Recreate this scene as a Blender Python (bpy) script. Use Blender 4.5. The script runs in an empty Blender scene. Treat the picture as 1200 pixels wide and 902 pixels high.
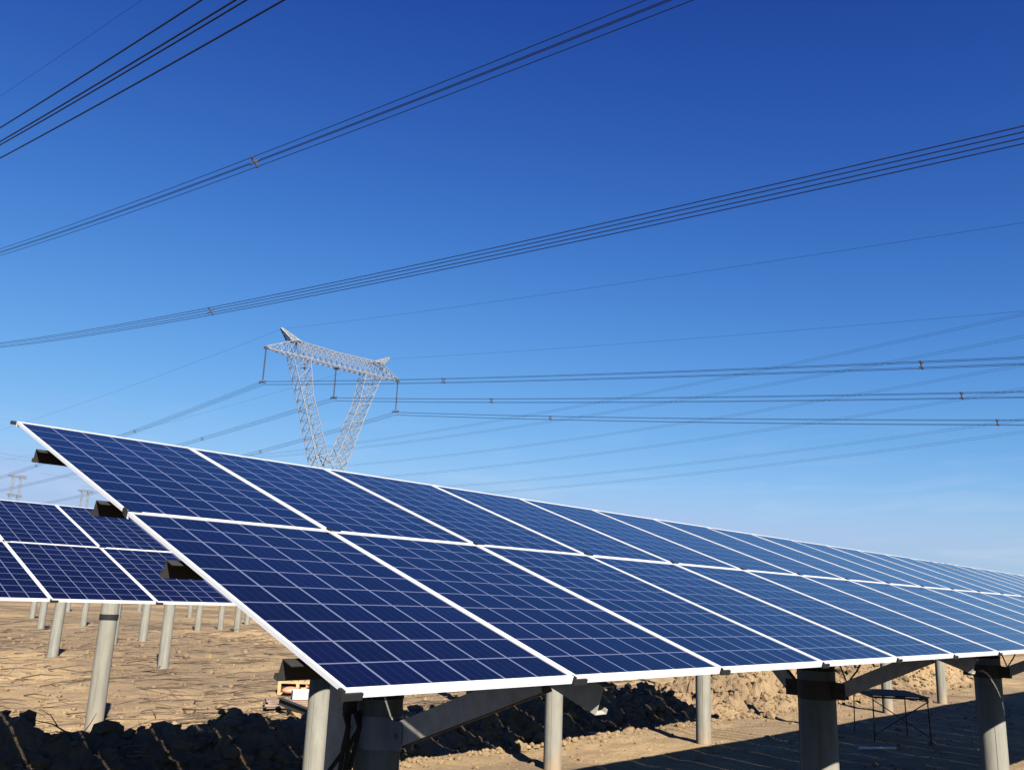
import bpy, bmesh, math, random
from mathutils import Vector, Matrix, noise

S = bpy.context.scene
COL = S.collection
random.seed(7)
UP = 2.55                      # height of the near array's lower edge above the soil

# ------------------------------------------------------------------ camera
F, YAW, PITCH, ROLL = 1035.083, 0.803748, 0.2335167, 0.0394078
f = Vector((math.sin(YAW)*math.cos(PITCH), math.cos(YAW)*math.cos(PITCH), math.sin(PITCH)))
r0 = Vector((math.cos(YAW), -math.sin(YAW), 0)); u0 = r0.cross(f)
rr = r0*math.cos(ROLL) + u0*math.sin(ROLL); uu = -r0*math.sin(ROLL) + u0*math.cos(ROLL)
cd = bpy.data.cameras.new('camera'); cam = bpy.data.objects.new('camera', cd); COL.objects.link(cam)
M = Matrix((rr, uu, -f)).transposed().to_4x4(); M.translation = Vector((-1.564393, -2.112387, 0.272846 + UP))
cam.matrix_world = M
cd.sensor_width = 36; cd.lens = F/1200*36; cd.clip_start = .05; cd.clip_end = 20000
S.camera = cam

# ------------------------------------------------------------------ sky, sun, exposure
V_EXPOSURE = 1.745
SKY_GRADE = ((1.795, 0.1703), (1.363, 0.3097), (0.835, 0.9831))
SKY_CAP = (2.96, 3.72, 5.67)
SUN_EL = math.radians(34.0)
SX, SY = -0.423, -0.906        # horizontal direction towards the sun
w = bpy.data.worlds.new('World'); S.world = w; w.use_nodes = True
nt = w.node_tree; N = nt.nodes; LK = nt.links
for n in list(N): N.remove(n)
out = N.new('ShaderNodeOutputWorld'); bg = N.new('ShaderNodeBackground'); LK.new(bg.outputs[0], out.inputs[0])
sky = N.new('ShaderNodeTexSky'); sky.sky_type = 'NISHITA'; sky.sun_disc = False
sky.sun_elevation = SUN_EL; sky.sun_rotation = math.atan2(SX, SY)
sky.altitude = 1000; sky.air_density = 1.0; sky.dust_density = 0.5; sky.ozone_density = 2.5
# deepen the clear sky the way a phone camera records it: one power and gain per channel
sc_ = N.new('ShaderNodeSeparateColor'); LK.new(sky.outputs[0], sc_.inputs[0])
hs = N.new('ShaderNodeCombineColor')
for ch, (pw, gn) in enumerate(SKY_GRADE):
    p_ = N.new('ShaderNodeMath'); p_.operation = 'POWER'; LK.new(sc_.outputs[ch], p_.inputs[0]); p_.inputs[1].default_value = pw
    g_ = N.new('ShaderNodeMath'); g_.operation = 'MULTIPLY'; LK.new(p_.outputs[0], g_.inputs[0]); g_.inputs[1].default_value = gn
    c_ = N.new('ShaderNodeMath'); c_.operation = 'MINIMUM'; LK.new(g_.outputs[0], c_.inputs[0]); c_.inputs[1].default_value = SKY_CAP[ch]
    LK.new(c_.outputs[0], hs.inputs[ch])
# thin cirrus, low over the horizon
SKY_CURVE = (((0.0000, 0.0000), (0.0151, 0.0142), (0.0238, 0.0249), (0.0375, 0.0421), (0.0592, 0.0686), (0.0934, 0.1075), (0.1472, 0.1620), (0.2322, 0.2350), (0.3661, 0.3280), (0.5774, 0.4405), (1.0000, 0.4758)),
    ((0.0000, 0.0000), (0.0641, 0.0524), (0.0868, 0.0845), (0.1175, 0.1297), (0.1592, 0.1896), (0.2155, 0.2640), (0.2919, 0.3501), (0.3953, 0.4421), (0.5353, 0.5316), (0.7249, 0.6089), (1.0000, 0.6576)),
    ((0.0000, 0.0000), (0.2776, 0.2182), (0.3258, 0.2912), (0.3824, 0.3768), (0.4489, 0.4726), (0.5268, 0.5748), (0.6184, 0.6778), (0.7258, 0.7748), (0.8520, 0.8587), (1.0000, 0.9227)))
K_ = .05*2**V_EXPOSURE
def vmul(sock, k):
    q = N.new('ShaderNodeVectorMath'); q.operation = 'SCALE'; LK.new(sock, q.inputs[0]); q.inputs['Scale'].default_value = k; return q.outputs[0]
cv = N.new('ShaderNodeRGBCurve'); LK.new(vmul(hs.outputs[0], K_), cv.inputs['Color'])
for ch in range(3):
    cu = cv.mapping.curves[ch]; P_ = SKY_CURVE[ch]
    cu.points[0].location = P_[0]; cu.points[1].location = P_[-1]
    for q in P_[1:-1]: cu.points.new(*q)
    for q in cu.points: q.handle_type = 'AUTO_CLAMPED'
cv.mapping.update()
tc = N.new('ShaderNodeTexCoord'); sep = N.new('ShaderNodeSeparateXYZ'); LK.new(tc.outputs['Generated'], sep.inputs[0])
mp = N.new('ShaderNodeMapping'); mp.inputs['Scale'].default_value = (4, 4, 26); LK.new(tc.outputs['Generated'], mp.inputs[0])
nz = N.new('ShaderNodeTexNoise'); nz.inputs['Scale'].default_value = 1.7; nz.inputs['Detail'].default_value = 6; nz.inputs['Distortion'].default_value = .6
LK.new(mp.outputs[0], nz.inputs['Vector'])
mr = N.new('ShaderNodeMapRange'); mr.inputs['From Min'].default_value = .5; mr.inputs['From Max'].default_value = .78
LK.new(nz.outputs[0], mr.inputs['Value'])
el = N.new('ShaderNodeMapRange'); el.inputs['From Min'].default_value = .2; el.inputs['From Max'].default_value = .03; LK.new(sep.outputs['Z'], el.inputs['Value'])
mu = N.new('ShaderNodeMath'); mu.operation = 'MULTIPLY'; LK.new(mr.outputs[0], mu.inputs[0]); LK.new(el.outputs[0], mu.inputs[1])
m2 = N.new('ShaderNodeMath'); m2.operation = 'MULTIPLY'; m2.inputs[1].default_value = .5; LK.new(mu.outputs[0], m2.inputs[0])
hz_ = N.new('ShaderNodeMixRGB'); he = N.new('ShaderNodeMapRange'); he.inputs['From Min'].default_value = .13; he.inputs['From Max'].default_value = .02; he.inputs['To Max'].default_value = .9
LK.new(sep.outputs['Z'], he.inputs['Value']); LK.new(he.outputs[0], hz_.inputs[0]); LK.new(cv.outputs[0], hz_.inputs[1]); hz_.inputs[2].default_value = (.40, .56, .73, 1)
mix = N.new('ShaderNodeMixRGB'); LK.new(m2.outputs[0], mix.inputs[0]); LK.new(hz_.outputs[0], mix.inputs[1]); mix.inputs[2].default_value = (.60, .73, .89, 1)
LK.new(vmul(mix.outputs[0], 1/K_), bg.inputs['Color']); bg.inputs['Strength'].default_value = .05
sd = bpy.data.lights.new('sun', 'SUN'); sd.energy = 5.0; sd.angle = math.radians(.5); sd.color = (1, .94, .84)
so = bpy.data.objects.new('sun', sd); COL.objects.link(so)
tosun = Vector((SX*math.cos(SUN_EL), SY*math.cos(SUN_EL), math.sin(SUN_EL)))
so.rotation_euler = tosun.to_track_quat('Z', 'Y').to_euler(); so.location = (0, -20, 30)
V = S.view_settings
S.display_settings.display_device = 'sRGB'
V.view_transform = 'Standard'; V.look = 'None'; V.gamma = 1; V.use_curve_mapping = False; V.exposure = V_EXPOSURE
S.render.engine = 'CYCLES'; S.cycles.diffuse_bounces = 0; S.cycles.max_bounces = 4

# ------------------------------------------------------------------ helpers
def tag(o, label=None, cat=None, group=None, kind=None):
    for k, v in (('label', label), ('category', cat), ('group', group), ('kind', kind)):
        if v: o[k] = v
    return o
def empty(name, loc, label=None, cat=None, group=None):
    o = bpy.data.objects.new(name, None); COL.objects.link(o); o.location = loc; o.empty_display_size = .3
    return tag(o, label, cat, group)
def link(name, me, mat, parent=None, loc=(0, 0, 0)):
    o = bpy.data.objects.new(name, me); COL.objects.link(o); o.parent = parent; o.location = loc
    if mat and not me.materials: me.materials.append(mat)
    return o
class MB:
    """collects vertices and faces of one mesh"""
    def __init__(s): s.v = []; s.f = []
    def add(s, vs, fs):
        b = len(s.v); s.v += [tuple(p) for p in vs]; s.f += [tuple(i+b for i in q) for q in fs]; return s
    def box(s, c, d, m=None):
        cx, cy, cz = c; x, y, z = d[0]/2, d[1]/2, d[2]/2
        vs = [Vector((cx+i*x, cy+j*y, cz+k*z)) for k in (-1, 1) for i, j in ((-1, -1), (1, -1), (1, 1), (-1, 1))]
        if m: vs = [m @ p for p in vs]
        return s.add(vs, [(3, 2, 1, 0), (4, 5, 6, 7), (0, 1, 5, 4), (1, 2, 6, 5), (2, 3, 7, 6), (3, 0, 4, 7)])
    def bar(s, a, b, wd, ht=None, side=None):
        a = Vector(a); b = Vector(b); d = (b-a).normalized(); ht = ht or wd
        q = Vector(side) if side else (Vector((0, 0, 1)) if abs(d.z) < .9 else Vector((1, 0, 0)))
        x = d.cross(q).normalized()*wd/2; y = x.cross(d).normalized()*ht/2
        vs = [p+i*x+j*y for p in (a, b) for i, j in ((-1, -1), (1, -1), (1, 1), (-1, 1))]
        return s.add(vs, [(3, 2, 1, 0), (4, 5, 6, 7), (0, 1, 5, 4), (1, 2, 6, 5), (2, 3, 7, 6), (3, 0, 4, 7)])
    def prof(s, pts, a, b, x, y):
        """extrude a closed 2D outline from a to b, outline axes x and y"""
        a = Vector(a); b = Vector(b); n = len(pts)
        vs = [p+Vector(x)*i+Vector(y)*j for p in (a, b) for i, j in pts]
        return s.add(vs, [tuple(range(n))[::-1], tuple(range(n, 2*n))]+[(i, (i+1) % n, (i+1) % n+n, i+n) for i in range(n)])
    def tube(s, path, rad, n=8, cap=True):
        path = [Vector(p) for p in path]; rs = rad if isinstance(rad, (list, tuple)) else [rad]*len(path)
        vs = []; fs = []
        d = (path[1]-path[0]).normalized(); q = Vector((0, 0, 1)) if abs(d.z) < .9 else Vector((1, 0, 0))
        x = d.cross(q).normalized(); 
        for i, p in enumerate(path):
            t = (path[min(i+1, len(path)-1)]-path[max(i-1, 0)]).normalized()
            x = (x-t*x.dot(t)).normalized(); y = t.cross(x)
            vs += [p+(x*math.cos(k*2*math.pi/n)+y*math.sin(k*2*math.pi/n))*rs[i] for k in range(n)]
        for i in range(len(path)-1):
            fs += [(i*n+k, i*n+(k+1) % n, (i+1)*n+(k+1) % n, (i+1)*n+k) for k in range(n)]
        if cap: fs += [tuple(range(n))[::-1], tuple(range((len(path)-1)*n, len(path)*n))]
        return s.add(vs, fs)
    def mesh(s, name, smooth=False):
        me = bpy.data.meshes.new(name); me.from_pydata(s.v, [], s.f); me.update()
        bm = bmesh.new(); bm.from_mesh(me); bmesh.ops.recalc_face_normals(bm, faces=bm.faces); bm.to_mesh(me); bm.free()
        if smooth:
            for p in me.polygons: p.use_smooth = True
            me.set_sharp_from_angle(angle=math.radians(40))
        return me
    def obj(s, name, mat, parent=None, loc=(0, 0, 0), smooth=False, bevel=0):
        o = link(name, s.mesh(name, smooth), mat, parent, loc)
        if bevel:
            b = o.modifiers.new('bevel', 'BEVEL'); b.width = bevel; b.segments = 2; b.limit_method = 'ANGLE'
        return o

# ------------------------------------------------------------------ materials
def newmat(name):
    m = bpy.data.materials.new(name); m.use_nodes = True
    return m, m.node_tree.nodes, m.node_tree.links, m.node_tree.nodes['Principled BSDF']
def mat(name, col, rough=.6, metal=0, var=.12, scale=6, bump=0, stretch=(1, 1, 1), col2=None, spec=.5):
    m, n, l, b = newmat(name)
    t = n.new('ShaderNodeTexCoord'); mpn = n.new('ShaderNodeMapping'); mpn.inputs['Scale'].default_value = stretch
    l.new(t.outputs['Object'], mpn.inputs[0])
    z = n.new('ShaderNodeTexNoise'); z.inputs['Scale'].default_value = scale; z.inputs['Detail'].default_value = 8; z.inputs['Roughness'].default_value = .62
    l.new(mpn.outputs[0], z.inputs['Vector'])
    rp = n.new('ShaderNodeValToRGB'); rp.color_ramp.elements[0].position = .3; rp.color_ramp.elements[1].position = .7
    c2 = col2 or tuple(min(1, c*(1+var)) for c in col)
    rp.color_ramp.elements[0].color = (*[c*(1-var) for c in col], 1); rp.color_ramp.elements[1].color = (*c2, 1)
    l.new(z.outputs[0], rp.inputs[0]); l.new(rp.outputs[0], b.inputs['Base Color'])
    b.inputs['Roughness'].default_value = rough; b.inputs['Metallic'].default_value = metal; b.inputs['Specular IOR Level'].default_value = spec
    if bump:
        bp = n.new('ShaderNodeBump'); bp.inputs['Strength'].default_value = bump; bp.inputs['Distance'].default_value = .02
        l.new(z.outputs[0], bp.inputs['Height']); l.new(bp.outputs[0], b.inputs['Normal'])
    return m
ALU = mat('anodised_aluminium', (0.4409, 0.4449, 0.4567), .42, 0, .05, 9)
STEEL = mat('galvanised_steel', (.27, .255, .225), .55, .1, .25, 14, .1)
DARKSTEEL = mat('dark_galvanised_steel', (.018, .017, .016), .7, 0, .25, 10, .1, spec=.25)
BLACK = mat('black_coated_steel', (.009, .009, .010), .8, 0, .2, 10, spec=.2)
CONC = mat('spun_concrete', (0.1305, 0.1251, 0.1037), .85, 0, .16, 7, .25, (1, 1, .35))
CONC2 = mat('weathered_concrete', (0.1339, 0.1251, 0.1017), .88, 0, .18, 5, .25, (1, 1, .3))
LATT = mat('tower_steel', (.145, .147, .158), .6, 0, .15, .6)
WIRE = mat('conductor_aluminium', (.010, .014, .034), .8, 0, .1, 1, spec=.15)
INSUL = mat('insulator_glaze', (.04, .037, .04), .4, 0, .1, 3)
STRAW = mat('dry_straw', (0.189, 0.1417, 0.07874), .8, 0, .3, 3)
STALK = mat('dark_dry_stalk', (.075, .05, .032), .85, 0, .4, 2)
WOODY = mat('raw_yellow_timber', (.27, .17, .075), .75, 0, .2, 5, .2, (1, 8, 1))
WOODB = mat('weathered_brown_board', (.15, .10, .07), .8, 0, .3, 4, .2, (1, 8, 1))
ORANGE = mat('orange_sheet', (0.378, 0.1496, 0.07874), .6, 0, .1, 4)
WHITE = mat('white_foam', (0.4882, 0.4882, 0.4803), .7, 0, .04, 4)
GREYCAP = mat('grey_rubber', (.16, .16, .17), .7, 0, .15, 8)

def weather(m):
    n = m.node_tree.nodes; l = m.node_tree.links; b = n['Principled BSDF']; src = b.inputs['Base Color'].links[0].from_socket
    t = n.new('ShaderNodeTexCoord'); mp_ = n.new('ShaderNodeMapping'); mp_.inputs['Scale'].default_value = (9, 9, .8); l.new(t.outputs['Object'], mp_.inputs[0])
    z = n.new('ShaderNodeTexNoise'); z.inputs['Scale'].default_value = 1.6; z.inputs['Detail'].default_value = 7; l.new(mp_.outputs[0], z.inputs['Vector'])
    r = n.new('ShaderNodeValToRGB'); r.color_ramp.elements[0].position = .52; r.color_ramp.elements[1].position = .74; r.color_ramp.elements[1].color = (.6, .6, .6, 1); l.new(z.outputs[0], r.inputs[0])
    x = n.new('ShaderNodeMixRGB'); l.new(r.outputs[0], x.inputs[0]); l.new(src, x.inputs[1]); x.inputs[2].default_value = (.07, .063, .05, 1)
    g = n.new('ShaderNodeNewGeometry'); sp = n.new('ShaderNodeSeparateXYZ'); l.new(g.outputs['Position'], sp.inputs[0])
    z2 = n.new('ShaderNodeTexNoise'); z2.inputs['Scale'].default_value = 6; l.new(t.outputs['Object'], z2.inputs['Vector'])
    a = n.new('ShaderNodeMath'); a.operation = 'MULTIPLY_ADD'; l.new(z2.outputs[0], a.inputs[0]); a.inputs[1].default_value = .9; l.new(sp.outputs['Z'], a.inputs[2])
    q = n.new('ShaderNodeMapRange'); q.inputs['From Min'].default_value = .95; q.inputs['From Max'].default_value = .45; q.inputs['To Max'].default_value = .75; l.new(a.outputs[0], q.inputs['Value'])
    y = n.new('ShaderNodeMixRGB'); l.new(q.outputs[0], y.inputs[0]); l.new(x.outputs[0], y.inputs[1]); y.inputs[2].default_value = (.19, .135, .08, 1)
    l.new(y.outputs[0], b.inputs['Base Color'])
weather(CONC); weather(CONC2)

# the solar cells: 6 x 10 blue cells with pale gaps, drawn from the sheet's own UV
def cell_mat():
    m, n, l, b = newmat('solar_cells')
    uv = n.new('ShaderNodeUVMap'); sp = n.new('ShaderNodeSeparateXYZ'); l.new(uv.outputs[0], sp.inputs[0])
    def mth(op, a, c=None):
        q = n.new('ShaderNodeMath'); q.operation = op
        for i, x in enumerate((a, c)):
            if x is None: continue
            if isinstance(x, (int, float)): q.inputs[i].default_value = x
            else: l.new(x, q.inputs[i])
        return q.outputs[0]
    def line(sock, cnt, size, half):
        a = mth('MULTIPLY', sock, cnt); fr = mth('FRACT', a)
        d = mth('MULTIPLY', mth('SUBTRACT', .5, mth('ABSOLUTE', mth('SUBTRACT', fr, .5))), size)
        return mth('LESS_THAN', d, half), mth('FLOOR', a), d
    lx, ix, dx = line(sp.outputs['X'], 6, .158, .0044)
    ly, iy, dy = line(sp.outputs['Y'], 10, .162, .0035)
    gap = mth('MAXIMUM', lx, ly)
    # thin bus bars, four to a cell, running up the panel
    bx, _, _ = line(sp.outputs['X'], 24, .0395, .0006)
    oi = n.new('ShaderNodeObjectInfo')
    cb = n.new('ShaderNodeCombineXYZ'); l.new(ix, cb.inputs[0]); l.new(iy, cb.inputs[1]); l.new(mth('MULTIPLY', oi.outputs['Random'], 97), cb.inputs[2])
    wn = n.new('ShaderNodeTexWhiteNoise'); l.new(cb.outputs[0], wn.inputs['Vector'])
    vo = n.new('ShaderNodeTexVoronoi'); vo.inputs['Scale'].default_value = 55; l.new(uv.outputs[0], vo.inputs['Vector'])
    wv = mth('ADD', mth('MULTIPLY', wn.outputs['Value'], .75), mth('MULTIPLY', vo.outputs['Color'], .25))
    cr = n.new('ShaderNodeValToRGB'); cr.color_ramp.elements[0].color = (.0004, .0006, .0055, 1); cr.color_ramp.elements[1].color = (.0012, .0016, .0140, 1)
    l.new(wv, cr.inputs[0])
    m1 = n.new('ShaderNodeMixRGB'); l.new(mth('MULTIPLY', bx, .55), m1.inputs[0]); l.new(cr.outputs[0], m1.inputs[1]); m1.inputs[2].default_value = (.03, .034, .05, 1)
    m2 = n.new('ShaderNodeMixRGB'); l.new(gap, m2.inputs[0]); l.new(m1.outputs[0], m2.inputs[1]); m2.inputs[2].default_value = (.085, .095, .145, 1)
    # a film of dust
    tcd = n.new('ShaderNodeTexCoord'); nzd = n.new('ShaderNodeTexNoise'); nzd.inputs['Scale'].default_value = 2.3; nzd.inputs['Detail'].default_value = 7; l.new(tcd.outputs['Object'], nzd.inputs['Vector'])
    m3 = n.new('ShaderNodeMixRGB'); l.new(mth('MULTIPLY', nzd.outputs[0], .004), m3.inputs[0]); l.new(m2.outputs[0], m3.inputs[1]); m3.inputs[2].default_value = (.45, .38, .30, 1)
    l.new(m3.outputs[0], b.inputs['Base Color'])
    rg = n.new('ShaderNodeMapRange'); rg.inputs['To Min'].default_value = .07; rg.inputs['To Max'].default_value = .2; l.new(nzd.outputs[0], rg.inputs['Value']); l.new(rg.outputs[0], b.inputs['Roughness'])
    b.inputs['IOR'].default_value = 1.34
    return m
CELLS = cell_mat()

# soil
def soil_mat(name, a, c, dark, furrow=True, sc=1.0):
    m, n, l, b = newmat(name)
    t = n.new('ShaderNodeTexCoord')
    def nzn(scale, det=8, st=(1, 1, 1), ro=.6):
        mp_ = n.new('ShaderNodeMapping'); mp_.inputs['Scale'].default_value = st; l.new(t.outputs['Object'], mp_.inputs[0])
        z = n.new('ShaderNodeTexNoise'); z.inputs['Scale'].default_value = scale; z.inputs['Detail'].default_value = det; z.inputs['Roughness'].default_value = ro
        l.new(mp_.outputs[0], z.inputs['Vector']); return z.outputs[0]
    big = nzn(.11, 5); med = nzn(1.3*sc, 9, (1, 1, 1), .7); fin = nzn(11*sc, 6, (1, 1, 1), .7)
    r1 = n.new('ShaderNodeValToRGB'); r1.color_ramp.elements[0].position = .42; r1.color_ramp.elements[1].position = .62
    r1.color_ramp.elements[0].color = (*a, 1); r1.color_ramp.elements[1].color = (*c, 1); l.new(med, r1.inputs[0])
    r2 = n.new('ShaderNodeValToRGB'); r2.color_ramp.elements[0].position = .40; r2.color_ramp.elements[1].position = .56
    r2.color_ramp.elements[0].color = (0, 0, 0, 1); r2.color_ramp.elements[1].color = (.75, .75, .75, 1); l.new(big, r2.inputs[0])
    mx = n.new('ShaderNodeMixRGB'); l.new(r2.outputs[0], mx.inputs[0]); l.new(r1.outputs[0], mx.inputs[1]); mx.inputs[2].default_value = (*dark, 1)
    src = mx.outputs[0]
    if furrow:
        # long dark streaks of old stubble rows
        st = nzn(1.25, 7, (.26, 1, 1), .72)
        r3 = n.new('ShaderNodeValToRGB'); r3.color_ramp.elements[0].position = .545; r3.color_ramp.elements[1].position = .60
        r3.color_ramp.elements[0].color = (0, 0, 0, 1); r3.color_ramp.elements[1].color = (.85, .85, .85, 1); l.new(st, r3.inputs[0])
        sx = n.new('ShaderNodeSeparateXYZ'); l.new(t.outputs['Object'], sx.inputs[0])
        mk = n.new('ShaderNodeMapRange'); mk.inputs['From Min'].default_value = 14; mk.inputs['From Max'].default_value = 17; l.new(sx.outputs['Y'], mk.inputs['Value'])
        ml = n.new('ShaderNodeMath'); ml.operation = 'MULTIPLY'; l.new(r3.outputs[0], ml.inputs[0]); l.new(mk.outputs[0], ml.inputs[1])
        m4 = n.new('ShaderNodeMixRGB'); l.new(ml.outputs[0], m4.inputs[0]); l.new(src, m4.inputs[1]); m4.inputs[2].default_value = (.040, .028, .018, 1); src = m4.outputs[0]
    m5 = n.new('ShaderNodeMixRGB'); m5.blend_type = 'MULTIPLY'; m5.inputs[0].default_value = .5; l.new(src, m5.inputs[1])
    r5 = n.new('ShaderNodeValToRGB'); r5.color_ramp.elements[0].position = .3; r5.color_ramp.elements[1].position = .6; r5.color_ramp.elements[0].color = (.55, .5, .45, 1); l.new(fin, r5.inputs[0]); l.new(r5.outputs[0], m5.inputs[2])
    l.new(m5.outputs[0], b.inputs['Base Color'])
    b.inputs['Roughness'].default_value = .95; b.inputs['Specular IOR Level'].default_value = .15
    ad = n.new('ShaderNodeMath'); ad.operation = 'MULTIPLY_ADD'; l.new(med, ad.inputs[0]); ad.inputs[1].default_value = 3; l.new(fin, ad.inputs[2])
    bp = n.new('ShaderNodeBump'); bp.inputs['Strength'].default_value = .7; bp.inputs['Distance'].default_value = .05; l.new(ad.outputs[0], bp.inputs['Height']); l.new(bp.outputs[0], b.inputs['Normal'])
    return m
SOIL = soil_mat('tan_loess_soil', (.240, .166, .088), (.312, .224, .122), (.118, .087, .058))
HEAP = soil_mat('broken_clay', (.20, .137, .074), (.268, .189, .105), (.125, .087, .053), False, 2.0)

# ------------------------------------------------------------------ ground
def sm(t): t = max(0, min(1, t)); return t*t*(3-2*t)
def rise(y): return .6*sm((y-14)/14)
def ground_z(x, y):
    z = rise(y)
    if y < 70 and -15 < x < 75:
        rough = .25+.75*sm((y-13.5)/3)
        z += .035*noise.noise(Vector((x*.45, y*.45, 1)))*(1+rough)
        fur = noise.noise(Vector((x*.35, y*1.6, 4)))
        z += (rough*.05*fur + .03*noise.noise(Vector((x*1.3, y*2.4, 9))) + (.07*(.4-noise.voronoi(Vector((x*1.1, y*2.6, 5)))[0][0]) if y > 13 else .02*noise.noise(Vector((x*2.2, y*2.2, 8)))))*rough + .012*noise.noise(Vector((x*4, y*4, 2)))
        # wheel ruts of the strip between the rows
        z -= .03*math.exp(-((y-9.35)/.22)**2)+.03*math.exp(-((y-7.6)/.22)**2)
    return z
def axis(lo, hi, step, far):
    a = []; v = lo
    while v < hi: a.append(v); v += step
    d = step; v = hi; up = []
    while v < far: up.append(v); d *= 1.22; v += d
    up.append(far); d = step; v = lo; dn = []
    while v > -far: d *= 1.22; v -= d; dn.append(v)
    return dn[::-1]+a+up
gx = axis(-2, 36, .12, 5000); gy = axis(2.5, 40, .11, 5000)
vs = [(x, y, ground_z(x, y)) for y in gy for x in gx]
nx = len(gx)
fs = [(j*nx+i, j*nx+i+1, (j+1)*nx+i+1, (j+1)*nx+i) for j in range(len(gy)-1) for i in range(nx-1)]
me = bpy.data.meshes.new('ground'); me.from_pydata(vs, [], fs); me.update()
for p in me.polygons: p.use_smooth = True
tag(link('ground', me, SOIL), 'bare tan soil field with furrows and wheel ruts under the arrays', 'ground', kind='structure')

# heaped ridge of broken soil behind the second row of posts
def ridge_z(x, y):
    toe = 10.35+.25*noise.noise(Vector((x*.5, 0, 3))) - .55*sm((x-17)/6); top = 12.2; back = 14.2
    if y < toe: t = (y-toe)*.9
    elif y < top: t = sm((y-toe)/(top-toe))
    else: t = 1-sm((y-top)/(back-top))
    h = .46+.10*noise.noise(Vector((x*.33, 7, 0)))+.35*sm((4.4-x)/1.2)+.55*sm((x-19.5)/5)
    h += .22*math.exp(-((x-16.4)/.7)**2)+.18*math.exp(-((x-6.9)/.35)**2)
    body = h*max(t, 0)
    k = min(1, max(0, t)*2.2)
    v1 = noise.voronoi(Vector((x*2.1, y*2.1, 0)))[0]; v2 = noise.voronoi(Vector((x*5.3, y*5.3, 3)))[0]
    big = 1+.7*sm((x-17)/4)
    lump = .32*big*(.55-v1[0])*k+.16*big*(.5-v2[0])*k+.05*noise.noise(Vector((x*9, y*9, 0)))*k
    z = body+lump
    return (z if t > 0 else min(0, z))-.10*(1-min(1, max(0, t)*6))+rise(y)
rx = [-3+i*.075 for i in range(int(44/.075))]; ry = [9.2+i*.075 for i in range(int(5.6/.075))]
vs = [(x, y, ridge_z(x, y)) for y in ry for x in rx]; nx = len(rx)
fs = [(j*nx+i, j*nx+i+1, (j+1)*nx+i+1, (j+1)*nx+i) for j in range(len(ry)-1) for i in range(nx-1)]
me = bpy.data.meshes.new('soil_ridge'); me.from_pydata(vs, [], fs); me.update()
tag(link('soil_ridge', me, HEAP), 'long heaped ridge of broken soil running behind the second row of posts', 'soil ridge', kind='structure')

# loose clods on and beside the ridge
ico = bmesh.new(); bmesh.ops.create_icosphere(ico, subdivisions=1, radius=1)
iv = [v.co.copy() for v in ico.verts]; ifc = [tuple(v.index for v in q.verts) for q in ico.faces]; ico.free()
cl = MB()
for i in range(2600):
    x = random.uniform(-2, 40); y = random.gauss(11.6, 1.0) if random.random() < .75 else random.uniform(9.9, 10.9)
    if not 9.6 < y < 14.4: continue
    s = random.uniform(.025, .075)*(1 if random.random() < .85 else 2.1)
    c = Vector((x, y, max(ridge_z(x, y), rise(y))+s*.3)); o = Vector((i*.7, i*1.3, 0))
    cl.add([c+Vector((p.x*s*1.2, p.y*s, p.z*s*.8))*(1+.55*noise.noise(p*1.6+o)) for p in iv], ifc)
for i in range(170):           # bigger broken lumps
    x = random.uniform(0, 40); y = random.uniform(10.5, 13.2); s = random.uniform(.08, .17)
    c = Vector((x, y, ridge_z(x, y)+s*.1)); o = Vector((i*2.1, i*.7, 9))
    cl.add([c+Vector((p.x*s*1.3, p.y*s, p.z*s*.9))*(1+.9*noise.noise(p*1.9+o)) for p in iv], ifc)
for i in range(3600):          # crumbs strewn over the strip and the field
    if i < 1300: x = random.uniform(0, 34); y = random.choice((random.gauss(10.1, .4), random.uniform(4, 10.2)))
    else: y = 14.3+22*random.random()**1.6; x = random.uniform(1, 8+y*.8)
    s = random.uniform(.012, .04)*(1 if random.random() < .9 else 2)*(1.5 if y > 14 else 1)
    c = Vector((x, y, ground_z(x, y)+s*.25)); o = Vector((i*.37, i*.9, 5))
    cl.add([c+Vector((p.x*s*1.3, p.y*s, p.z*s*.75))*(1+.6*noise.noise(p*1.7+o)) for p in iv], ifc)
tag(cl.obj('soil_clods', HEAP), 'loose clods of broken soil scattered over the heaped ridge', 'soil clods', kind='stuff')
# dead stalks strewn over the field, pale straws on the ridge
def sticks(name, spots, m, label, cat):
    k = MB()
    for x, y, z, a, ln, r, el_ in spots:
        d = Vector((math.cos(a)*ln, math.sin(a)*ln, el_*ln)); p = Vector((x, y, z))
        q = Vector((random.uniform(-.1, .1), random.uniform(-.1, .1), random.uniform(0, .06)))*ln
        k.tube([p, p+d*.5+q, p+d], [r, r*.8, r*.4], 4)
    return tag(k.obj(name, m), label, cat, kind='stuff')
sp = []
for i in range(1500):
    y = 14.6+34*random.random()**1.7; x = random.uniform(2, 8+y*.9)
    sp.append((x, y, ground_z(x, y)+.02, random.gauss(-.75, .5), random.uniform(.25, 1.5), random.uniform(.008, .02), random.uniform(-.02, .14)))
sticks('dead_stalks', sp, STALK, 'dark dead stalks strewn over the tan field behind the arrays', 'dead stalks')
sp = []
for i in range(150):
    x = random.uniform(2, 20); y = random.uniform(10.5, 12.3)
    sp.append((x, y, ridge_z(x, y)+.05, random.uniform(0, 6.3), random.uniform(.1, .38), random.uniform(.006, .012), random.uniform(-.3, .2)))
sticks('straw_litter', sp, STRAW, 'pale bits of straw lying on the shaded soil ridge', 'straw')

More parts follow.
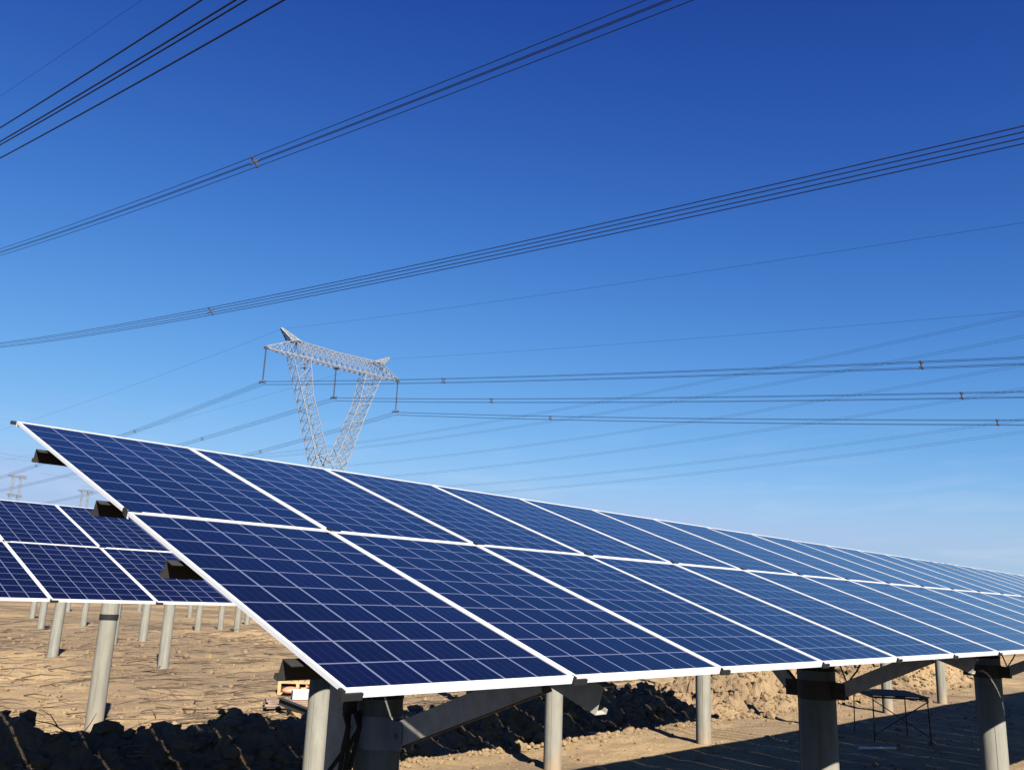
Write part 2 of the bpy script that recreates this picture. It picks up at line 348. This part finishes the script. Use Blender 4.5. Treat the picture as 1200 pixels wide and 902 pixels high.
# ------------------------------------------------------------------ solar arrays
TILT = 0.333599; CT, ST = math.cos(TILT), math.sin(TILT)
PW, PL, PT, GX, GY = 1.000, 1.671, .027, .012, .010
PITCHX = PW+GX; SLOPE = 2*PL+GY
RT = Matrix.Rotation(TILT, 4, 'X')
def frame_mesh():
    m = MB(); lip = .012
    for x in (lip/2, PW-lip/2): m.box((x, PL/2, -.0075), (lip, PL-2*lip, .015))
    for y in (lip/2, PL-lip/2): m.box((PW/2, y, -PT/2), (PW, lip, PT))
    me = m.mesh('panel_frame'); me.materials.append(ALU); return me
def sheet_mesh():
    lip = .0118; m = MB(); m.box((PW/2, PL/2, -.008), (PW-2*lip, PL-2*lip, .010))
    me = m.mesh('cell_sheet'); me.materials.append(CELLS)
    uv = me.uv_layers.new(name='UVMap'); bx, by = .010, .012
    for lp in me.loops:
        c = me.vertices[lp.vertex_index].co
        uv.data[lp.index].uv = ((c.x-lip)/(PW-2*lip), (c.y-lip)/(PL-2*lip))
    return me
def clamp_mesh():
    m = MB(); m.box((.030, -.004, -.020), (.074, .012, .020)); m.box((-.002, .004, -.012), (.012, .022, .022))
    me = m.mesh('clamp'); me.materials.append(BLACK); return me
FRAME, SHEET, CLAMP = frame_mesh(), sheet_mesh(), clamp_mesh()
def slope(t, n=0): return (t*CT-n*ST, t*ST+n*CT)       # (y, z) of a point on the tilted plane, n above it
def solar_array(name, loc, count, posts, label, ground):
    root = empty(name, loc, label, 'solar array', 'arrays of tilted blue solar panels')
    for k in range(count):
        for j in range(2):
            p = link('solar_panel', FRAME, None, root); y, z = slope(j*(PL+GY))
            p.location = (k*PITCHX+GX/2, y, z); p.rotation_euler = (TILT+random.uniform(-.0012, .0012), random.uniform(-.0008, .0008), 0)
            link('cell_sheet', SHEET, None, p)
            c = link('clamp', CLAMP, None, root); c.location = (k*PITCHX, y-.0135*ST*j, z+.0135*CT*j); c.rotation_euler = (TILT, 0, 0)
    length = count*PITCHX
    X = Vector((1, 0, 0)); A = Vector((0, CT, ST)); B = Vector((0, -ST, CT))
    # open C purlins under the panels
    for t in (.27, 1.15, 1.92, 2.82):
        m = MB(); o = A*(t+.005)+B*(-PT-.002)
        m.prof([(-.05, 0), (.003, 0), (.003, -.066), (.019, -.066), (.019, -.052), (.022, -.052), (.022, -.069), (0, -.069), (0, -.003), (-.05, -.003)], o-X*.03, o+X*(length+.03), A, B)
        m.obj('purlin', DARKSTEEL, root)
    for i, (px, py, rad, steel) in enumerate(posts):
        rx_ = px
        # rafter: C channel under the purlins
        m = MB(); o = Vector((rx_, 0, 0))+B*(-PT-.074)
        m.prof([(-.035, 0), (.035, 0), (.035, -.02), (.031, -.02), (.031, -.004), (-.031, -.004), (-.031, -.112), (.031, -.112), (.031, -.096), (.035, -.096), (.035, -.116), (-.035, -.116)], o+A*.10, o+A*3.22, X, B)
        m.obj('rafter', STEEL, root)
        top = slope(py/CT, -PT-.20)[1]-.12
        m = MB(); n = 28; zz = [-loc[2]+ground-.4, top-.02, top]
        m.tube([(px, py, z) for z in zz], [rad, rad, rad*.96], n)
        for s in (.5, 2.07, 3.64, 5.21): m.box((px+math.cos(s)*rad, py+math.sin(s)*rad, (zz[0]+zz[1])/2), (.008, .008, zz[1]-zz[0]))
        post = m.obj('post', CONC, root, smooth=True)
        # top bracket, hoops and their ears
        m = MB(); m.tube([(px, py, top+.001), (px, py, top+.02)], rad*.9, 20); m.box((px, py, top+.09), (.012, .16, .16)); m.box((px+.05, py, top+.09), (.012, .16, .16))
        m.obj('top_bracket', STEEL, root, smooth=True)
        hz = -.40
        m = MB()
        m.tube([(px, py, hz-.075), (px, py, hz+.075)], rad+.008, 28)
        for s in (-1, 1):
            for e in (-.035, .035): m.box((px+e, py+s*(rad+.05), hz), (.01, .12, .13))
            m.tube([(px-.06, py+s*(rad+.075), hz), (px+.06, py+s*(rad+.075), hz)], .012, 6)
        m.obj('hoop_clamp', GREYCAP if i == 0 else DARKSTEEL, post, smooth=True)
        for zz in (hz+.24, hz+.17):
            m = MB(); m.tube([(px, py, zz-.016), (px, py, zz+.016)], rad+.004, 28); m.obj('strap', BLACK, post, smooth=True)
        # braces from the hoop to the rafter, front and back
        for y0, y1 in ((py-rad-.06, .47), (py+rad+.06, 2.62)):
            a = Vector((px, y0, hz)); b = Vector((px, y1, slope(y1/CT, -PT-.19)[1]-.02))
            d = (b-a).normalized(); q = X.cross(d)
            m = MB(); m.prof([(-.032, -.055), (.032, -.055), (.032, .055), (.027, .055), (.027, -.05), (-.027, -.05), (-.027, .055), (-.032, .055)], a, b, X, q)
            m.obj('brace', STEEL, root)
        if steel:     # steel channel strapped upright to the post, with cables on it
            m = MB(); m.prof([(-.05, -.03), (.05, -.03), (.05, .03), (.044, .03), (.044, -.024), (-.044, -.024), (-.044, .03), (-.05, .03)], (px-rad-.075, py+.08, -loc[2]+ground-.2), (px-rad-.075, py+.08, .0), Vector((.7, -.7, 0)), Vector((.7, .7, 0)))
            m.obj('channel', STEEL, root)
            m = MB()
            for k in range(4):
                q = Vector((px-rad-.12+.03*k, py-.02, -.30)); m.tube([q, q+Vector((random.uniform(-.03, .03), -.03, -.07)), q+Vector((random.uniform(-.04, .04), .01, -.16)), q+Vector((random.uniform(-.05, .05), .03, -.27))], .011, 6)
            m.tube([(px-rad-.10, py+.02, .0), (px-rad-.10, py-.03, -.1), (px-rad-.085, py-.02, -.2), (px-rad-.06, py+.02, -.3)], .035, 10)
            m.obj('cable', BLACK, root, smooth=True)
        else:         # earthing wire loop beside the hoop
            m = MB(); m.tube([(px+rad+.01, py-.05, .02), (px+rad+.06, py-.12, -.2), (px+rad+.10, py-.16, hz+.05), (px+rad+.22, py-.2, -.25), (px+rad+.32, py-.3, .0)], .008, 6)
            m.obj('cable', BLACK, root)
    # frame-end cap pieces on the outermost upper corner
    m = MB(); y, z = slope(SLOPE+.012, -.012); m.box((-.004, y, z), (.03, .018, .018)); m.obj('end_piece', BLACK, root)
    return root
solar_array('solar_array', (0, 0, UP), 36, [(1.38, 1.55, .112, True)]+[(5.975+4.68*i, 1.42, .15, False) for i in range(7)],
            'nearest solar array, its white framed blue panels spanning the picture to the right edge', 0)
solar_array('solar_array', (1.617-PITCHX*3, 6.768, UP+.077), 19, [(1.02-1.617+3*PITCHX+4.76*i+(.06 if i == 1 else 0), 1.64 if i == 1 else 1.50, .15, False) for i in range(4)],
            'farther solar array standing beyond the nearest one, only its left panels in sight', 0)

# ------------------------------------------------------------------ bare concrete posts
def bare_post(x, y, rad, top, label, group=None, bands=()):
    root = empty('concrete_post', (x, y, 0), label, 'post', group)
    g = rise(y); tilt = (random.uniform(-.012, .012), random.uniform(-.012, .012))
    m = MB(); m.tube([(0, 0, g-.5), (tilt[0]*2, tilt[1]*2, top)], [rad, rad], 20)
    p = m.obj('shaft', CONC2 if random.random() < .5 else CONC, root, smooth=True)
    for b in bands:
        t = (b-g)/(top-g)*2
        m = MB(); m.tube([(tilt[0]*t, tilt[1]*t, b-.05), (tilt[0]*t, tilt[1]*t, b+.05)], rad+.012, 24); m.obj('band', BLACK, root, smooth=True)
    m = MB(); m.tube([(tilt[0]*2, tilt[1]*2, top), (tilt[0]*2, tilt[1]*2, top+.02)], rad*.8, 16); m.obj('top_plate', DARKSTEEL, root)
    return root
bare_post(5.84, 15.5, .16, 2.56, 'big pale bare post with a black band, beyond the ridge at the left', None, (2.13,))
bare_post(10.74, 23.06, .155, 2.6, 'shorter pale bare post with a thin black band under the farther panels', None, (2.42,))
bare_post(8.74, 25.9, .15, 2.6, 'pale bare post left of the big black banded post')
G2 = 'bare posts in the far part of the field'
for x, y in ((13.13, 39.6), (16.79, 51.5), (16.66, 44.1), (22.88, 62.8), (12.52, 30.75), (21.94, 52.5), (13.94, 31.5), (28.83, 65), (27.65, 54.8), (20.34, 39.6), (21.93, 40.3), (21.54, 38.0), (26.63, 45.8)):
    bare_post(x, y, .15, 2.6, 'short pale bare post far off in the tan field', G2)
for x, lb in ((20.4, 'bare post mostly hidden behind the thick dark post of the nearest array'), (25.06, 'pale bare post rising behind the folding work table'), (29.5, 'lit slender bare post between the work table and the right dark post')):
    bare_post(x, 8.27, .145, 2.75, lb)
for x, lb in ((15.19, 'pale post top showing just above the near end of the slanted brace'), (24.88, 'short pale post top behind the ridge, left of the lit foreground post')):
    bare_post(x, 15.04, .145, 2.6, lb)

# ------------------------------------------------------------------ lattice tower
def lattice(m, A, B, seg, th, th2=None):
    """four-chord lattice between two quads A and B, braced on each face"""
    A = [Vector(p) for p in A]; B = [Vector(p) for p in B]; th2 = th2 or th*.6
    for i in range(4): m.bar(A[i], B[i], th)
    for k in range(seg):
        t0, t1 = k/seg, (k+1)/seg
        P = [A[i].lerp(B[i], t0) for i in range(4)]; Q = [A[i].lerp(B[i], t1) for i in range(4)]
        for i in range(4):
            j = (i+1) % 4
            if (P[i]-Q[j]).length < .05: continue
            m.bar(P[i], Q[j], th2); m.bar(P[j], Q[i], th2)
            if (Q[i]-Q[j]).length > .1: m.bar(Q[i], Q[j], th2)
    return m
def quad(x0, x1, z0, z1, d): return [(x0, -d, z0), (x1, -d, z1), (x1, d, z1), (x0, d, z0)]
def lattice_tower(loc, rot, label):
    t = empty('lattice_tower', loc, label, 'power tower'); t.rotation_euler = (0, 0, rot)
    TH = .10
    G = .2
    # waist box and splayed lower body standing on four feet
    m = MB(); lattice(m, [(-4.6, -4.6, 0), (4.6, -4.6, 0), (4.6, 4.6, 0), (-4.6, 4.6, 0)], [(-2.3, -1.3, 20), (2.3, -1.3, 20), (2.3, 1.3, 20), (-2.3, 1.3, 20)], 7, .2, .11); m.obj('lower_body', LATT, t)
    for s, nm in ((-1, 'fork_arm'), (1, 'fork_arm')):
        m = MB()
        lo = quad(s*2.9, s*1.0, 21.7, 22.5, 1.15); mid = quad(s*5.84, s*4.31, 29.9, 31.2, .95); hi = quad(s*8.35, s*5.3, 36.4, 36.7, .9)
        lattice(m, [(s*2.3, -1.3, 20.0), (0, -1.2, 20.9), (0, 1.2, 20.9), (s*2.3, 1.3, 20.0)], lo, 1, TH, .09)
        lattice(m, lo, mid, 6, TH, .055); lattice(m, mid, hi, 4, TH, .055); m.obj(nm, LATT, t)
    m = MB()
    cs = lambda x, zl, zh, d: [(x, -d, zl), (x, -d, zh), (x, d, zh), (x, d, zl)]
    lattice(m, cs(-8.1, 36.5, 38.8, .9), cs(0, 36.45, 38.6, .8), 8, TH, .055); lattice(m, cs(0, 36.45, 38.6, .8), cs(8.1, 36.5, 38.8, .9), 8, TH, .055)
    for s in (-1, 1): lattice(m, cs(s*8.1, 36.5, 38.8, .9), cs(s*12.47, 36.72, 36.95, .12), 4, TH, .055)
    m.obj('crossarm', LATT, t)
    for s in (-1, 1):
        m = MB(); lattice(m, [(s*6.3, -.8, 38.5), (s*8.6, -.8, 38.6), (s*8.6, .8, 38.6), (s*6.3, .8, 38.5)], [(s*10.2, -.1, 40.3), (s*10.4, -.1, 40.25), (s*10.4, .1, 40.25), (s*10.2, .1, 40.3)], 4, .13, .075); m.obj('horn', LATT, t)
    for x, z in ((-12.47, 36.7), (0.05, 36.2), (12.47, 36.7)):
        m = MB(); m.box((x, 0, z), (.5, .5, .3)); 
        for k in range(28): m.tube([(x, 0, z-.3-.165*k), (x, 0, z-.38-.165*k)], [.05, .15], 8)
        m.tube([(x, 0, z), (x, 0, 31.55)], .05, 6)
        m.bar((x, -.9, 31.5), (x, .9, 31.5), .14); 
        for e in (-.225, .225): m.bar((x-.3, e*2, 31.5+e), (x+.3, e*2, 31.5+e), .08)
        m.obj('insulator_string', INSUL, t)
    return t
TX, TY = 76.17, 111.4
lattice_tower((TX, TY, .2), 0, 'pale steel lattice tower with forked arms and a level crossarm, rising above the nearest array')

# far pylons, two slim portals
def far_pylon(loc, rot, label, h):
    t = empty('far_pylon', loc, label, 'power tower', 'far pylons near the horizon'); t.rotation_euler = (0, 0, rot)
    for s in (-1, 1):
        m = MB(); lattice(m, quad(s*3.2-.9, s*3.2+.9, 0, 0, 1.0), quad(s*2.4-.4, s*2.4+.4, h, h, .4), 14, .14, .07); m.obj('leg', LATT, t)
    m = MB(); lattice(m, [(-6, -.3, h-1.4), (-6, .3, h-1.4), (-6, .3, h-.8), (-6, -.3, h-.8)], [(6, -.3, h-1.4), (6, .3, h-1.4), (6, .3, h), (6, -.3, h)], 8, .14, .07); m.obj('crossarm', LATT, t)
    m = MB(); lattice(m, [(-5, -.3, h-11), (-5, .3, h-11), (-5, .3, h-10), (-5, -.3, h-10)], [(5, -.3, h-11), (5, .3, h-11), (5, .3, h-10), (5, -.3, h-10)], 6, .14, .07); m.obj('beam', LATT, t)
    return t
far_pylon((150, 492, 0), .5, 'faint pylon low in the sky above the farther array, nearer the left edge', 53)
far_pylon((195, 520, 0), .5, 'faint pylon low in the sky beside the near array edge', 52)

# ------------------------------------------------------------------ overhead lines: every wire hangs in its own plane of constant x
WR = .026
def wire(root, x, zf, y0, y1, dx=0, dz=0, r=WR, n=70, name='conductor'):
    m = MB(); m.tube([(x+dx, y0+(y1-y0)*i/n, zf(y0+(y1-y0)*i/n)+dz+UP) for i in range(n+1)], r, 5)
    return m.obj(name, WIRE, root, smooth=True)
def spacer(root, x, y, z, s=.225):
    m = MB()
    for e in (-1, 1): m.bar((x-s*1.05, y, z+UP-e*s*1.05), (x+s*1.05, y, z+UP+e*s*1.05), .07)
    for i in (-1, 1):
        for j in (-1, 1): m.box((x+i*s, y, z+UP+j*s), (.11, .16, .11))
    m.box((x, y, z+UP), (.16, .08, .16))
    m.obj('spacer', INSUL, root)
def bundle(label, x, segs, spacers, group, s=.225, r=.02):
    root = empty('power_line', (0, 0, 0), label, 'power line', group)
    for y0, y1, zf in segs:
        for i in (-1, 1):
            for j in (-1, 1): wire(root, x, zf, y0, y1, i*s, j*s, r)
    for y in spacers:
        for y0, y1, zf in segs:
            if y0 <= y < y1: spacer(root, x, y, zf(y), s)
    return root
def single(label, x, segs, group=None, r=.013):
    root = empty('ground_wire', (0, 0, 0), label, 'ground wire', group)
    for y0, y1, zf in segs: wire(root, x, zf, y0, y1, r=r)
    return root
def par(a, b, c): return lambda y: a+b*y+c*y*y
def anc(z, b, c): return lambda y: z+b*(y-TY)+c*(y-TY)**2
GN = 'near overhead line bundles'
bundle('lowest near bundle, crossing the whole sky to the right edge above the tower', 36, [(-40, 210, par(18.90, .0698, .00022))], (74, -4), GN, .26, .029)
bundle('four wire bundle slanting up from the left edge to the middle of the top edge', 20.5, [(-40, 210, par(18.827, .09397, .0003))], (39.6, -12), GN, .2, .02)
bundle('dark steep four wire bundle cutting across the top left corner', 8, [(-40, 150, par(13.128, .12362, .0004))], (-20,), GN, .36, .029)
single('single faint wire above the steep bundle in the top left corner', 8, [(-40, 150, par(15.115, .14735, .0002))], r=.006)
GT = 'line bundles carried by the tower'
c = 1.5e-4
for x, z, br, bl, sr, sl, lb in ((63.7, 29.0, .1366, -.0797, (19.5, 71.7), (153.1, 200), 'bundle hanging from the left end of the tower crossarm'),
                         (76.2, 28.9, .1343, -.0651, (20.6, 76.4), (152.6, 200), 'bundle hanging from the middle of the tower crossarm'),
                         (88.6, 28.8, .1356, -.0779, (21.3, 77.2), (152.8, 200), 'bundle hanging from the right end of the tower crossarm')):
    bundle(lb, x, [(-60, TY, anc(z, br, c)), (TY, 420, anc(z, bl, c))], sr+sl, GT)
single('thin wire rising rightward from the taller left horn of the tower', TX-10.3, [(-60, TY, anc(37.75, .1165, c)), (TY, 420, anc(37.75, -.0429, c))])
single('thin wire leaving the right horn of the tower', TX+10.3, [(-60, TY, anc(37.7, .1228, c)), (TY, 420, anc(37.7, -.0429, c))])
GF = 'far line behind the tower'
def pair(label, x, a, b, c_):
    root = empty('power_line', (0, 0, 0), label, 'power line', GF)
    for j in (-1, 1): wire(root, x, par(a, b, c_), -60, 460, j*.2, j*.22, .02)
for x, a, b, lb in ((130, 42.455, -.07511, 'topmost faint double wire fanning down from the right edge'), (130, 38.992, -.06336, 'second faint double wire from the top of the far fan'),
                (150, 40.577, -.072, 'third faint double wire of the far fan, meeting the tower bundles'), (150, 36.857, -.07412, 'fourth faint double wire of the far fan'),
                (170, 36.263, -.074, 'faint double wire second lowest of the far fan, below the tower bundles'), (170, 34.178, -.07693, 'lowest faint double wire of the far fan, just above the panels')):
    pair(lb, x, a, b, .00022)

# ------------------------------------------------------------------ things on the ground
# folding work table in the shade of the near array
t = empty('work_table', (20.0, 6.25, 0), 'dark folding work table standing in the shade under the nearest array', 'table'); t.rotation_euler = (0, 0, math.radians(38))
W2, D2, H2 = .80, .62, .98
m = MB(); m.box((0, 0, H2), (2*W2, 2*D2, .022)); m.obj('table_top', BLACK, t, bevel=.006)
m = MB(); 
for s in (-1, 1): m.box((0, s*(D2-.03), H2-.04), (2*W2-.1, .03, .04)); m.box((s*(W2-.03), 0, H2-.04), (.03, 2*D2-.1, .04))
m.obj('apron', DARKSTEEL, t)
for i in (-1, 1):
    for j in (-1, 1):
        m = MB(); m.bar((i*(W2-.04), j*(D2-.04), H2-.02), (i*(W2-.02), j*(D2-.02), -.03), .022); m.obj('leg', DARKSTEEL, t)
m = MB(); m.bar((-W2+.04, -D2+.04, .15), (-W2+.04, D2-.04, H2-.1), .02); m.bar((-W2+.04, D2-.04, .15), (-W2+.04, -D2+.04, H2-.1), .02)
m.bar((-W2+.04, D2-.05, .2), (W2-.04, D2-.05, .2), .02); m.obj('cross_brace', DARKSTEEL, t)
# loose pipe before it
p = empty('pipe', (18.05, 5.83, ground_z(18.05, 5.83)+.03), 'short silvery pipe with a pale end lying on the shaded ground before the work table', 'pipe')
m = MB(); m.tube([(-.36, .22, 0), (.30, -.2, 0)], .028, 12); m.obj('tube', ALU, p, smooth=True)
m = MB(); m.tube([(.30, -.2, 0), (.39, -.255, 0)], .034, 12); m.obj('end_piece', WHITE, p, smooth=True)  # white tip: the brightness of a lit pipe end put into colour
# building stuff lying beside the ridge, left of the pale lit post
bz = lambda x, y: ground_z(x, y)
R = Matrix.Rotation
t = empty('timber_crate', (12.22, 18.4, bz(12.22, 18.4)), 'low yellow timber crate with dark slots beside the pale lit post', 'crate'); t.rotation_euler = (0, 0, math.radians(-42))
m = MB()
for s in (-1, 1):
    m.box((0, s*.3, .03), (1.0, .09, .06)); m.box((0, s*.3, .31), (1.0, .09, .06))
    for k in (-.46, 0, .46): m.box((k, s*.3, .17), (.08, .09, .216))
m.obj('frame', WOODY, t)
m = MB()
for k in range(6): m.box((-.42+k*.168, 0, .352), (.14, .7, .02))
m.obj('slat_deck', WOODY, t)
m = MB(); m.box((0, 0, .19), (.86, .46, .22)); m.obj('slot_shade', BLACK, t)  # added black box, its colour stands in for shade inside the open slots
t = empty('orange_bag', (11.72, 18.05, bz(11.72, 18.05)), 'slumped orange bag beside the yellow timber crate', 'bag')
m = MB(); m.add([Vector((p.x*.30, p.y*.26, .12+p.z*.13))*(1) + Vector((0, 0, .04*noise.noise(p*2))) for p in iv], ifc); o = m.obj('sack', ORANGE, t, smooth=True)
sub = o.modifiers.new('subdivision', 'SUBSURF'); sub.levels = sub.render_levels = 2
m = MB(); m.tube([(.24, -.1, .14), (.36, -.14, .17), (.40, -.15, .24)], [.05, .03, .06], 8); m.obj('tied_neck', ORANGE, t, smooth=True)
t = empty('foam_block', (11.3, 16.33, bz(11.3, 16.33)), 'long white foam block on a brown board behind the pale lit post', 'block'); t.rotation_euler = (0, 0, math.radians(-27))
m = MB(); m.box((0, 0, .30), (1.1, .34, .20)); m.obj('block', WHITE, t, bevel=.012)
m = MB(); m.tube([(-.2, -.175, .21), (-.2, -.175, .395)], .006, 5); m.tube([(.2, -.175, .21), (.2, -.175, .395)], .006, 5); m.obj('strap', BLACK, t)
t = empty('board_stack', (10.98, 16.55, bz(11.3, 16.33)), 'stack of brown weathered boards under the white foam block', 'boards'); t.rotation_euler = (0, 0, math.radians(-27))
m = MB()
for k in range(4): m.box((random.uniform(-.05, .05), random.uniform(-.03, .03), .03+k*.046), (1.5, .5, .042))
m.obj('board', WOODB, t)
t = empty('timber_beam', (10.25, 15.5, bz(10.25, 15.5)+.06), 'pale squared timber beam lying on the soil at the foot of the boards', 'beam'); 
m = MB(); m.bar((.3, .75, .08), (-.35, -.75, 0), .11, .11); m.obj('timber', WOODY, t, bevel=.01)
t = empty('steel_beam', (10.28, 15.65, bz(10.28, 15.65)+.22), 'dark steel beam leaning down beside the white foam block', 'beam')
m = MB(); 
A_, B_ = Vector((0, .62, .10)), Vector((.05, -.75, -.05)); d_ = (B_-A_).normalized(); sx_ = d_.cross(Vector((0, 0, 1))).normalized(); sy_ = sx_.cross(d_)
m.prof([(-.06, -.07), (.06, -.07), (.06, -.06), (.006, -.06), (.006, .06), (.06, .06), (.06, .07), (-.06, .07), (-.06, .06), (-.006, .06), (-.006, -.06), (-.06, -.06)], A_, B_, sx_, sy_)
m.obj('beam_section', DARKSTEEL, t)
# dead branch sticking out of the ridge at the left
t = empty('dead_branch', (4.15, 12.0, ridge_z(4.15, 12.0)), 'forked dark dead branch sticking out of the shaded ridge beside the big banded post', 'branch')
m = MB(); m.tube([(.15, 0, -.1), (-.1, .1, .25), (-.3, .2, .38), (-.62, .3, .46)], [.02, .015, .009, .004], 6); m.obj('stem', STALK, t)
for a in ([(-.1, .1, .25), (-.3, .0, .3), (-.6, -.05, .28)], [(-.24, .16, .35), (-.34, .2, .5), (-.5, .2, .6)], [(0, .05, .1), (.2, .1, .35), (.3, .15, .5)]):
    m = MB(); m.tube(a, [.010, .006, .003], 5); m.obj('twig', STALK, t)
